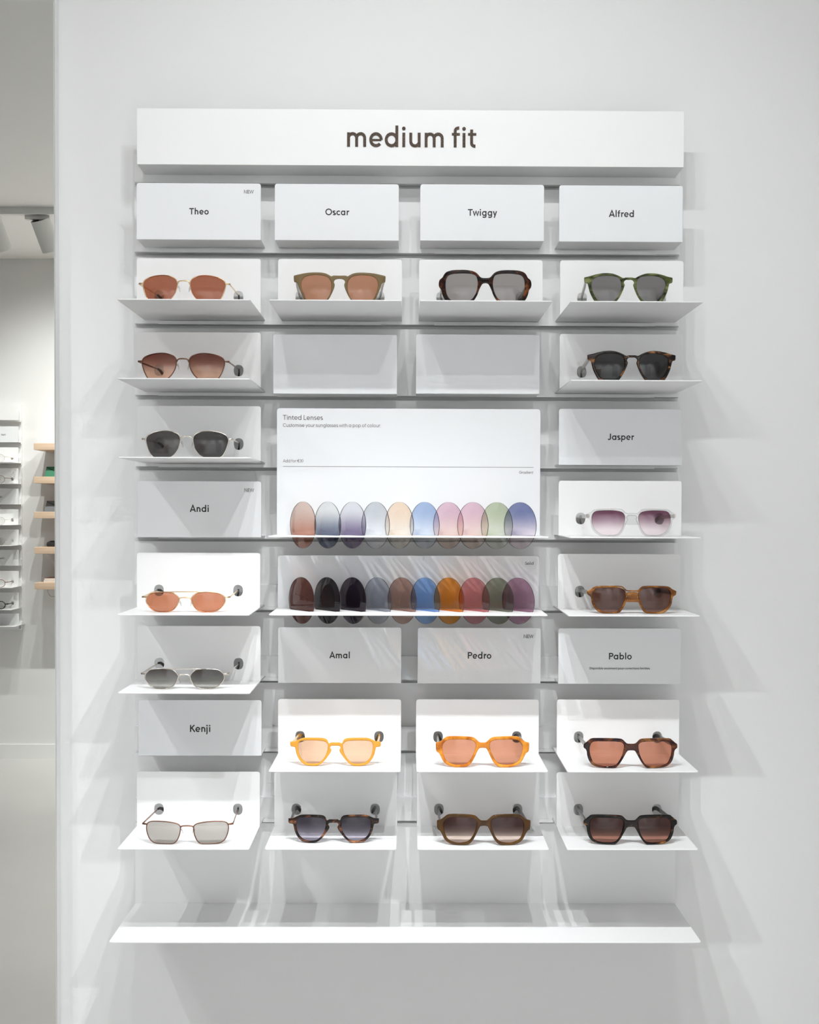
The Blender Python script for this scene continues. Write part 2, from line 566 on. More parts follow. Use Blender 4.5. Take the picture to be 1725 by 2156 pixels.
    if ch == '€':
        S.append(arc(0.66, CAPH / 2, 0.55 - h, CAPH / 2 - h, 45, 315, 24)); S.append([(0, 0.6), (0.75, 0.6)]); S.append([(0, 0.84), (0.8, 0.84)]); return S, Dd, 1.05, 0.05, 0.05
    if ch == '3':
        S.append(arc(0.42, 1.04, 0.33, 0.38 - h, 140, -90, 18)); S.append(arc(0.42, 0.37, 0.38, 0.40 - h, 90, -140, 18)); return S, Dd, 0.85, 0.06, 0.06
    if ch == '0':
        S.append(arc(0.45, CAPH / 2, 0.45 - h, CAPH / 2 - h, 0, 360, 30)); return S, Dd, 0.9, 0.06, 0.06
    raise ValueError(ch)


def ribbon(pts, t):
    """flat stroke of width t with mitred joins"""
    P = []
    for p in pts:
        p = Vector((p[0], p[1]))
        if not P or (p - P[-1]).length > 1e-5:
            P.append(p)
    n = len(P)
    closed = (P[0] - P[-1]).length < 1e-5
    L, Rr = [], []
    for i in range(n):
        if closed:
            a, b = P[(i - 1) % (n - 1)], P[(i + 1) % (n - 1)]
        else:
            a, b = P[max(i - 1, 0)], P[min(i + 1, n - 1)]
        d1 = (P[i] - a).normalized() if (P[i] - a).length > 1e-9 else None
        d2 = (b - P[i]).normalized() if (b - P[i]).length > 1e-9 else None
        d1 = d1 or d2
        d2 = d2 or d1
        n1, n2 = Vector((-d1.y, d1.x)), Vector((-d2.y, d2.x))
        mn = (n1 + n2)
        mn = mn.normalized() if mn.length > 1e-6 else n1
        k = min(1.0 / max(mn.dot(n1), 0.3), 2.2)
        L.append(P[i] + mn * (t / 2 * k))
        Rr.append(P[i] - mn * (t / 2 * k))
    return L, Rr


def text_mesh(word, t, thick):
    """-> MB in letter units (x, -y out, z up), total ink width"""
    mb = MB()
    x = 0.0
    first = True
    right = 0.0
    lift = 0
    for ch in word:
        S, Dd, w, lb, rb = glyph(ch, t)
        if not first:
            x += lb
        elif ch != ' ':
            first = False
        for s in S:
            s, kw = s if isinstance(s, tuple) else (s, 1.0)
            L, Rr = ribbon(s, t * kw)
            lift += 1
            e = thick * (1 + 0.02 * (lift % 7))
            m = len(L)
            vs = [(p.x + x, -e, p.y) for p in L] + [(p.x + x, -e, p.y) for p in Rr] + [(p.x + x, 0, p.y) for p in L] + [(p.x + x, 0, p.y) for p in Rr]
            fs = []
            for i in range(m - 1):
                fs.append((i, i + m, i + m + 1, i + 1))
                fs.append((i, i + 1, i + 1 + 2 * m, i + 2 * m))
                fs.append((i + m, i + 3 * m, i + 1 + 3 * m, i + 1 + m))
            fs.append((0, 2 * m, 3 * m, m)); fs.append((m - 1, 2 * m - 1, 4 * m - 1, 3 * m - 1))
            mb.add(vs, fs)
        for cx, cz, r in Dd:
            k = 20
            vs = [(x + cx + r * cos(2 * pi * j / k), -thick, cz + r * sin(2 * pi * j / k)) for j in range(k)] + \
                 [(x + cx + r * cos(2 * pi * j / k), 0, cz + r * sin(2 * pi * j / k)) for j in range(k)]
            fs = [tuple(range(k))] + [(j, j + k, (j + 1) % k + k, (j + 1) % k) for j in range(k)]
            mb.add(vs, fs)
        x += w
        right = x
        x += rb
    return mb, right


def put_text(word, x0, x1, z, y, parent, mat, t=0.2, xh=None, thick=0.0004, name='lettering'):
    """word between x0 and x1 (parent space) with its baseline at z, standing off the face y"""
    mb, wd_ = text_mesh(word, t, 1.0)
    k = (x1 - x0) / wd_
    kz = xh if xh else k
    mb.v = [(x0 + v[0] * k, y + v[1] * thick, z + v[2] * kz) for v in mb.v]
    return mb.build(name, mat, parent)


# ------------------------------------------------------------------ room shell
def struct(name, mb, mat):
    return tag(mb.build(name, mat), kind='structure')


struct('floor', MB().box(ROOM_LEFT, ROOM_RIGHT, ROOM_BACK, W, -0.1, 0), M['floor'])
struct('ceiling', MB().box(ROOM_LEFT, ROOM_RIGHT, ROOM_BACK, W, CEIL, CEIL + 0.1), M['ceiling'])
struct('wall_front', MB().box(ROOM_LEFT - .1, ROOM_RIGHT + .1, W, W + 0.1, -0.1, CEIL + .1), M['wall'])
struct('wall_back', MB().box(ROOM_LEFT - .1, ROOM_RIGHT + .1, ROOM_BACK - 0.1, ROOM_BACK, -0.1, CEIL + .1), M['wall'])
struct('wall_left', MB().box(ROOM_LEFT - 0.1, ROOM_LEFT, ROOM_BACK, W, -0.1, CEIL + .1), M['wall'])
struct('wall_right', MB().box(ROOM_RIGHT, ROOM_RIGHT + 0.1, ROOM_BACK, W, -0.1, CEIL + .1), M['wall'])
BB = 0.086
struct('baseboard_back', MB().box(ROOM_LEFT, ROOM_RIGHT, ROOM_BACK, ROOM_BACK + 0.014, 0, BB), M['powder'])
struct('baseboard_front', MB().box(ROOM_LEFT, ROOM_RIGHT, W - 0.014, W, 0, BB), M['powder'])

# ------------------------------------------------------------------ lights and tracks
GRP_LAMP = 'spotlights on the ceiling tracks'


def track(y, x0, x1, label):
    t = thing('light_track', label, 'light track', ((x0 + x1) / 2, y, CEIL))
    L = (x1 - x0) / 2
    MB().box(-L, L, -0.018, 0.018, -0.034, 0).build('rail_body', M['lamp'], t)
    return t


def lamp_can(mouth, aim, label, group=GRP_LAMP, axis=None):
    """cylindrical track head: mouth centre, aim point"""
    mouth = Vector(mouth)
    d = (Vector(aim) - mouth).normalized() if axis is None else Vector(axis).normalized()
    t = thing('spotlight', label, 'spotlight', mouth, 0, group)
    H, R = 0.155, 0.047
    b = MB()
    seg = 32
    u = d.orthogonal().normalized(); w = d.cross(u)
    ring = lambda dist, r: [d * dist + (u * cos(2 * pi * k / seg) + w * sin(2 * pi * k / seg)) * r for k in range(seg)]
    b.loft([ring(-0.03, R - .012), ring(0, R - 0.003), ring(0, R), ring(-H, R), ring(-H, R - 0.004), ring(-H + 0.012, R - 0.006)], caps=False)
    b.build('housing', M['lamp'], t, 'auto')
    b = MB()
    b.loft([ring(-0.03, R - .0115), ring(-0.032, 0.002)], caps=True).build('reflector', M['glow'], t)
    b = MB()
    b.loft([ring(-H + 0.012, R - 0.006), ring(-H + 0.013, 0.001)], caps=True)
    for k in range(-4, 5):
        o = u * (k * 0.009)
        hh = sqrt(max((R - .008) ** 2 - (k * .009) ** 2, 1e-6))
        a0 = -d * (H - 0.012) + o
        b.add([a0 - w * hh, a0 + w * hh, a0 + w * hh - d * .010, a0 - w * hh - d * .010,
               a0 - w * hh + u * .002, a0 + w * hh + u * .002, a0 + w * hh - d * .010 + u * .002, a0 - w * hh - d * .010 + u * .002],
              [(0, 1, 2, 3), (7, 6, 5, 4), (0, 4, 5, 1), (2, 6, 7, 3), (1, 5, 6, 2), (3, 7, 4, 0)])
    b.build('heat_sink', M['lamp_dark'], t)
    top = -d * H * 0.92
    hang = Vector((top.x, top.y, CEIL - 0.048 - mouth.z))
    MB().tube([top + Vector((0, 0, -0.02)), hang], 0.012, 10).build('stem', M['lamp'], t, True)
    MB().box(hang.x - .075, hang.x + .045, hang.y - .016, hang.y + .016, hang.z - 0.004, hang.z + .014).build('adapter', M['lamp'], t)
    return t


track(TRACK_Y, -2.4, 2.0, 'white ceiling light track above the sunglasses display')
order = ['rightmost', 'second from right', 'third from right', 'fourth from right', 'fifth from right', 'sixth from right']
for i, (p, a, k) in enumerate(NEAR):
    pv = Vector(p); d = (Vector(a) - pv).normalized()
    lamp_can(p, a, 'white spotlight, %s on the track above the display' % order[i])
    if i > 3:
        spot(pv + d * 0.004, a, CORE_W * k, 75, 1.0)
        continue
    spot(pv + d * 0.004, a, CORE_W * k, 43, 1.0)
    spot(pv + d * 0.004, (a[0], a[1], 1.25), SPILL_W * k, 106, 1.0)

OPP = lambda u, v, off: (lambda q: Vector((q.x, 2 * YM - q.y, q.z)))(at(u, v, 2 * YM - ROOM_BACK - off))   # photo pixel seen in the mirror -> place, off metres from the back wall

trk = OPP(60, 440, 1.16)
track(TRACK_Y2, -4.2, 2.4, 'white ceiling light track above the far wall, seen in the mirror')
FX = []
for i, u in enumerate((6, 109)):
    m = OPP(u, 527, 1.16 - 0.085)
    FX.append(m.x)
    ax = Vector((0.26, -0.50, -1))
    lamp_can(m, None, ['white cylindrical spotlight cut by the left edge of the photo', 'white cylindrical spotlight cut by the mirror edge'][i], axis=ax)
    spot(m + ax.normalized() * .006, (m.x + .1, ROOM_BACK, 1.3), 44, 116, 1.0)
n = 0
for x, wt in FAR:
    if min(abs(x - q) for q in FX) < 0.2:
        continue
    n += 1
    p = Vector((x, TRACK_Y2 - 0.1, LAMP_Z)); a = Vector((x + .1, ROOM_BACK, 1.3))
    lamp_can(p, a, 'white spotlight on the far ceiling track, outside the photo')
    spot(p + (a - p).normalized() * .004, a, wt, 100, 1.0)

track(FILL_Y, -0.9, 2.1, 'added white track for unseen fill lamps over the middle of the shop floor')  # added out of view, only carries the fill downlights
for p, a, wt, dg in FILL_LAMPS:
    p, a = Vector(p), Vector(a)
    lamp_can(p, a, 'added white fill spotlight on the unseen middle ceiling track')
    spot(p + (a - p).normalized() * .004, a, wt, dg, 1.0)

# ------------------------------------------------------------------ display system
PW, PH = 0.2016, 0.0893        # panel width and height
TH = 0.0018
HOLE_DX, HOLE_Z = 0.0646, 0.0275
RAIL_H = 0.040


def shelf_loop(x0, x1, y0, y1, r=0.0035):
    return round_rect(x0, x1, y0, y1, r, 4, (1, 1, 0, 0))


def display_shelf(loc, label, rotz=0.0, w=PW, group='small display shelves', h=PH, holes=True):
    """folded metal shelf: origin at its back edge, top of the plate"""
    t = thing('display_shelf', label, 'shelf', loc, rotz, group)
    put_sheet('shelf_plate', M['powder'], t, [shelf_loop(-w / 2, w / 2, EDGE_Y, -0.0004)], TH, 0.0004, False, (0, 0, -TH / 2))
    lp = [round_rect(-w / 2, w / 2, 0, h, 0.0045, 5, (0, 0, 1, 1))]
    if holes:
        lp += [oval(s * HOLE_DX, HOLE_Z, 0.0078, 0.0094, 32, 0.85) for s in (-1, 1)]
    put_sheet('back_panel', M['powder'], t, lp, TH, 0.0003, True, (0, PANEL_Y + TH / 2, 0))
    return t


def name_plate(loc, label, rotz=0.0, w=PW, h=0.0912, group='name plates', name='name_plate'):
    """plate face with a foot going back to the board; origin at the rail face, bottom edge"""
    t = thing(name, label, 'sign', loc, rotz, group)
    put_sheet('face_panel', M['card'], t, [round_rect(-w / 2, w / 2, 0, h, 0.004, 5, (0, 0, 1, 1))], TH, 0.0003, True, (0, PANEL_Y + TH / 2, 0))
    MB().box(-w / 2 + .0004, w / 2 - .0004, PANEL_Y + TH, -0.0004, 0.0, TH).build('foot', M['powder'], t)
    return t


def centre_x(u0, u1, v):
    return (at(u0, v, PANEL_Y).x + at(u1, v, PANEL_Y).x) / 2


def plate_text(t, word, u0, u1, vb, mat=None, tw=0.2, xh=None, y=PANEL_Y):
    p0, p1 = at(u0, vb, y), at(u1, vb, y)
    x0, z0 = p0.x - t.location.x, (p0.z + p1.z) / 2 - t.location.z
    face = next(c for c in t.children if c.name.split('.')[0] in ('face_panel', 'back_panel'))
    return put_text(word, x0, p1.x - t.location.x, z0, y, face, mat or M['ink'], tw, xh)


PITCH_Z = 0.11965
shelf_z = lambda r: 1.7725 - PITCH_Z * (r - 1)

# backing board with its rails
bx0, bx1 = at(285, 1850, BOARD_Y).x, at(1422, 1850, BOARD_Y).x
board_top = 2.05
LZ = 0.7847
brd = thing('backing_board', 'large white backing board behind the sunglasses display', 'board', (0, W, LZ))
zs = [(shelf_z(r) if r >= 0 else 2.008) - LZ - 0.0068 for r in range(-1, 9)]     # undersides of the rails
GROOVE = 0.0065
tops_ = [board_top - LZ] + [z - GROOVE for z in zs]
bots_ = zs + [0.0]
for z1_, z0_ in zip(tops_, bots_):
    MB().box(bx0, bx1, BOARD_Y - W, -0.0005, z0_, z1_).build('board_panel', M['board'], brd)
for z in zs:
    MB().box(bx0 + .002, bx1 - .002, 0.0002 - W, BOARD_Y - W - 0.0002, z, z + RAIL_H).build('rail', M['board'], brd)
    for ua, ub in ((334, 803), (915, 1380)):
        MB().box(at(ua, 528, 0).x, at(ub, 528, 0).x, -0.0040 - W, -W, z - 0.0016, z + 0.0040).build('mounting_strip', M['powder'], brd)

# header
hy = -0.060
h0, h1 = at(288.3, 226, hy), at(1441, 236, hy)
hb = (at(289, 346, hy).z + at(1441, 352, hy).z) / 2
ht = (h0.z + h1.z) / 2
hd = thing('header_sign', 'long white sign with brown lettering above all the plates', 'sign', ((h0.x + h1.x) / 2, 0, hb))
hw = (h1.x - h0.x) / 2
put_sheet('face_panel', M['powder'], hd, [round_rect(-hw, hw, 0, ht - hb, 0.0015, 3)], 0.002, 0.0003, True, (0, hy + .001, 0))
MB().box(-hw + .0004, hw - .0004, hy + .002, -0.0004, 0.0, .002).build('foot', M['powder'], hd)
p0, p1 = at(731.2, 309, hy), at(1003, 310.7, hy)
put_text('medium fit', p0.x - hd.location.x, p1.x - hd.location.x, (p0.z + p1.z) / 2 - hb, hy, hd.children[0], M['sparkle'], 0.208, 29.6 * (CAM_D + hy) / F_PX, 0.0012)

# name plates: (left, right, top, bottom) in the photo, words
NP = [
    ((289, 548), 504.5, 'Theo', (398.8, 439.6, 451.6), 'white name plate at the top of the leftmost column, NEW in its corner', (513.8, 534.2, 407.4)),
    ((579.5, 839), 506, 'Oscar', (685.3, 735.4, 453), 'white name plate under the header, above the olive sunglasses', None),
    ((886, 1144.5), 507, 'Twiggy', (985.4, 1046.6, 454.4), 'white name plate under the header, above the big dark tortoise sunglasses', None),
    ((1178, 1437), 509, 'Alfred', (1282.6, 1335, 457), 'white name plate at the top of the rightmost column, above green sunglasses', None),
    ((1178, 1434.5), 979, 'Jasper', (1279.9, 1335.3, 926.3), 'white name plate right of the tinted lenses panel, above the clear sunglasses', None),
    ((291, 549), 1131, 'Andi', (400, 439.6, 1077.8), 'white NEW name plate in left column between dark-lensed and gold oval sunglasses', (514.9, 535, 1035.6)),
    ((586.5, 844), 1438, 'Amal', (693.9, 736.7, 1386), 'white name plate below the solid lenses, above the yellow sunglasses', None),
    ((881, 1137), 1439, 'Pedro', (985.4, 1034.8, 1386.8), 'white NEW name plate below the solid lenses, above the orange sunglasses', (1103.3, 1123.5, 1343.3)),
    ((1176, 1433.5), 1440, 'Pablo', (1282.6, 1330.4, 1388.3), 'white name plate with a small French line under the name, right column', None),
    ((292, 550), 1591, 'Kenji', (400.2, 442.8, 1541), 'lowest white name plate in left column, above the bronze wire sunglasses', None),
]
for (u0, u1), vb, word, (a, b, vbase), label, new in NP:
    x = centre_x(u0, u1, vb)
    z = at((u0 + u1) / 2, vb, PANEL_Y).z
    t = name_plate((x, 0, z), label)
    plate_text(t, word, a, b, vbase, tw=0.235)
    if new:
        plate_text(t, 'NEW', *new, tw=0.17)
    if word == 'Pablo':
        plate_text(t, 'Disponible seulement pour corrections limitées', 1242, 1368.6, 1409.3, tw=0.2)
for (u0, u1), vb, label in (((577, 834.5), 829, 'blank white plate above the left half of the tinted lenses panel'),
                            ((877, 1135), 829, 'blank white plate above the right half of the tinted lenses panel')):
    name_plate((centre_x(u0, u1, vb), 0, at((u0 + u1) / 2, vb, PANEL_Y).z), label, h=0.0962, name='blank_plate', group='blank plates')

# small shelves: row, (left, right, top) of the back panel in the photo, what stands on it
SH = [
    (1, (289, 548), 'top shelf of the left column, holding gold sunglasses with brown lenses'),
    (1, (587, 845), 'small white shelf holding the olive sunglasses'),
    (1, (884, 1141), 'small white shelf holding the big dark tortoise sunglasses'),
    (1, (1180, 1438), 'small white shelf holding the green sunglasses'),
    (2, (289.5, 548), 'small white shelf holding bronze wire sunglasses with fading brown lenses'),
    (2, (1179.5, 1436.5), 'small white shelf holding brown striped sunglasses with black lenses'),
    (3, (290, 548), 'small white shelf holding silver wire sunglasses with round grey lenses'),
    (4, (1177, 1434), 'small white shelf holding the clear sunglasses with purple lenses'),
    (5, (289, 547), 'small white shelf holding gold double-bridge sunglasses with orange lenses'),
    (5, (1175.5, 1432), 'small white shelf holding amber striped sunglasses with brown lenses'),
    (6, (290, 548), 'small white shelf holding silver double-bridge sunglasses with grey lenses'),
    (7, (587, 843), 'small white shelf holding the honey yellow sunglasses'),
    (7, (877.5, 1133), 'small white shelf holding the orange sunglasses'),
    (7, (1173.5, 1429), 'small white shelf holding reddish tortoise sunglasses with copper lenses'),
    (8, (289.5, 546), 'lowest shelf of the left column, holding bronze rectangular wire sunglasses'),
    (8, (579.5, 834.5), 'bottom row shelf holding dark striped sunglasses with blue-grey lenses'),
    (8, (880.5, 1133.5), 'bottom row shelf holding olive brown sunglasses with pink fading lenses'),
    (8, (1173, 1428), 'bottom row shelf holding black and amber sunglasses, rightmost column'),
]
SHELF = {}
for r, (u0, u1), label in SH:
    z = shelf_z(r)
    v = 1087 - (z - EYE) * 1285
    x = centre_x(u0, u1, v)
    t = display_shelf((x, 0, z), label)
    SHELF[(r, 0 if u0 < 400 else 1 if u0 < 700 else 2 if u0 < 1000 else 3)] = (x, z)

# bottom shelf
ls = thing('long_shelf', 'long empty white shelf along the bottom of the display', 'shelf', (0, W, LZ))
put_sheet('shelf_plate', M['powder'], ls, [shelf_loop(-.4609, .4581, -0.172 - W, -0.0005)], 0.0024, 0.0005, False, (0, 0, -0.0013))

# lens racks
LENS_R, LENS_A, LENS_Y = 0.0372, radians(52), -0.113


def lens_rack(r, u0, u1, vtop, label, xs):
    z = shelf_z(r)
    v = 1087 - (z - EYE) * 1285
    x0, x1 = at(u0, v, PANEL_Y).x, at(u1, v, PANEL_Y).x
    xc = (x0 + x1) / 2
    h = at((u0 + u1) / 2, vtop, PANEL_Y).z - z
    w = x1 - x0
    t = thing('lens_rack', label, 'display stand', (xc, 0, z), 0, 'racks of tinted lenses')
    loops = [shelf_loop(-w / 2, w / 2, EDGE_Y + .004, -0.0004)]
    dv = Vector((cos(LENS_A), -sin(LENS_A))); nv = Vector((sin(LENS_A), cos(LENS_A)))
    for x in xs:
        c = Vector((x - xc, LENS_Y))
        loops.append([tuple(c + dv * a + nv * b) for a, b in ((-.031, -.0022), (.031, -.0022), (.031, .0034), (-.031, .0034))])
    put_sheet('shelf_plate', M['powder'], t, loops, TH, 0.0003, False, (0, 0, -TH / 2))
    put_sheet('back_panel', M['card'], t, [round_rect(-w / 2, w / 2, 0, h, 0.0045, 5, (0, 0, 1, 1))], TH, 0.0003, True, (0, PANEL_Y + TH / 2, 0))
    return t


def lens_row(us, v):
    return [at(u, v, LENS_Y).x for u in us]


US1 = [634, 686, 738, 787, 837, 890.5, 940.5, 992, 1042.5, 1091.8]
US2 = [631, 685.5, 739, 791, 843, 892, 942, 995, 1045, 1088]
xs1, xs2 = lens_row(US1, 1106), lens_row(US2, 1265)
rk = lens_rack(4, 583, 1137, 860.5, 'tall white panel headed Tinted Lenses, with a shelf of gradient lenses', xs1)
plate_text(rk, 'Tinted Lenses', 596, 680, 884, M['soft_ink'], 0.15)
plate_text(rk, 'Customise your sunglasses with a pop of colour.', 596, 802.3, 899, M['soft_ink'], 0.13)
plate_text(rk, 'Add for €30', 596, 639, 973.2, M['soft_ink'], 0.13)
plate_text(rk, 'Gradient', 1093.5, 1123.4, 997.2, M['soft_ink'], 0.13)
p0, p1 = at(596, 982, PANEL_Y), at(1123.7, 982.5, PANEL_Y)
MB().box(p0.x - rk.location.x, p1.x - rk.location.x, PANEL_Y - .0003, PANEL_Y, p0.z - rk.location.z - .0004, p0.z - rk.location.z + .0004).build('rule_line', M['line_ink'], rk)
rk2 = lens_rack(5, 585, 1134.5, 1170, 'low white panel marked Solid, with a shelf of plain dark lenses', xs2)
plate_text(rk2, 'Solid', 1106, 1123.5, 1188.9, M['ink'], 0.15)


def T(c, bg, soft=0.9):
    """colour seen / background -> light let through (softened: the face behind is itself lit partly through the lens)"""
    a, b = lin(c), lin(bg)
    t = [min(x / y, 0.98) for x, y in zip(a, b)]
    g = (t[0] * 0.3 + t[1] * 0.6 + t[2] * 0.1)
    t = [v * soft + g * (1 - soft) for v in t]
    return tuple(t)


BG1, BG2 = (243, 243, 241), (190, 192, 196)
GR = [
    ('brown', (222, 196, 182), (198, 132, 106)), ('blue-grey', (228, 230, 228), (92, 102, 128)), ('violet', (224, 224, 227), (122, 104, 142)),
    ('pale grey', (203, 206, 210), (237, 239, 241)), ('peach', (246, 214, 186), (246, 232, 218)), ('sky blue', (163, 188, 224), (226, 233, 240)),
    ('pink to peach, left one of two pink', (224, 186, 202), (246, 216, 198)), ('pink to peach, right one of two pink', (226, 188, 202), (246, 220, 204)), ('pale green', (189, 200, 166), (228, 232, 216)),
    ('blue to pink', (122, 132, 178), (238, 222, 228)),
]
SO = [
    ('brown, leftmost', (98, 52, 42)), ('charcoal', (48, 42, 46)), ('dark violet', (46, 32, 52)), ('grey-blue', (140, 146, 160)), ('brown, fifth from left', (152, 118, 104)),
    ('blue', (112, 148, 196)), ('orange', (204, 124, 10)), ('rose', (184, 112, 118)), ('green-grey', (122, 128, 112)), ('mauve', (150, 108, 136)),
]


def tinted_lens(x, z, mat, label, group):
    """round uncut lens standing in a slot, turned on its vertical axis"""
    t = thing('tinted_lens', label, 'lens', (x, LENS_Y, z), 0, group)
    RAD = 0.11
    n, k = 48, 7
    c, s = cos(LENS_A), sin(LENS_A)
    # local lens: a along the plane, b out of it (towards the room)
    def pt(a, zz, b):
        return (a * c - b * s, -a * s - b * c, zz)
    mb = MB()
    front, back = [], []
    for lst, off in ((front, 0.0006), (back, -0.0006)):
        for j in range(k + 1):
            r = LENS_R * j / k
            ring = []
            for i in range(n):
                a, zz = r * cos(2 * pi * i / n), r * sin(2 * pi * i / n)
                ring.append(pt(a, zz, off + (RAD - (RAD - sqrt(RAD ** 2 - LENS_R ** 2)) - RAD) + (sqrt(RAD ** 2 - r * r) - sqrt(RAD ** 2 - LENS_R ** 2)) + 0.003))
            lst.append(ring)
    verts, faces = [], []
    for lst, flip in ((front, 0), (back, 1)):
        o = len(verts)
        verts.append(lst[0][0])
        for ring in lst[1:]:
            verts += ring
        for i in range(n):
            i2 = (i + 1) % n
            f = (o, o + 1 + i, o + 1 + i2)
            faces.append(f[::-1] if flip else f)
            for j in range(k - 1):
                a0, b0 = o + 1 + j * n, o + 1 + (j + 1) * n
                f = (a0 + i, b0 + i, b0 + i2, a0 + i2)
                faces.append(f[::-1] if flip else f)
    fo, bo = 1 + (k - 1) * n, 1 + k * n + 1 + (k - 1) * n
    mb.add(verts, faces)
    o = mb.build('lens_disc', mat, t, 'auto')
    rim = MB()
    rim.add(front[-1] + back[-1], [(i, n + i, n + (i + 1) % n, (i + 1) % n) for i in range(n)])
    rim.build('ground_edge', M['edge'], t, True)
    return t


M['edge'] = principled('ground_lens_edge', (0.035, 0.025, 0.03), 0.35)
z1 = at(862, 1106, LENS_Y).z
z2 = at(862, 1265, LENS_Y).z
for x, (nm, top, bot) in zip(xs1, GR):
    mat = glass('gradient_' + nm.split(',')[0].replace(' ', '_'), T(top, BG1, .8), T(bot, BG1, .8), -LENS_R, LENS_R, ends=(0.22, 0.86))
    tinted_lens(x, z1, mat, 'round %s gradient lens in the upper rack' % nm, 'gradient lenses')
for x, (nm, c) in zip(xs2, SO):
    mat = glass('solid_' + nm.split(',')[0].replace(' ', '_'), T(c, BG2, .86 if nm in ('orange', 'blue') else .68))
    tinted_lens(x, z2, mat, 'round plain %s lens in the lower rack' % nm, 'solid lenses')

# ------------------------------------------------------------------ sunglasses
# outlines digitised for one half, millimetres: x from the bridge centre, z up from the resting point
def half(pts, c, base, k=0.1063):
    return [((x - c) * k / 1000, (base - y) * k / 1000) for x, y in pts]


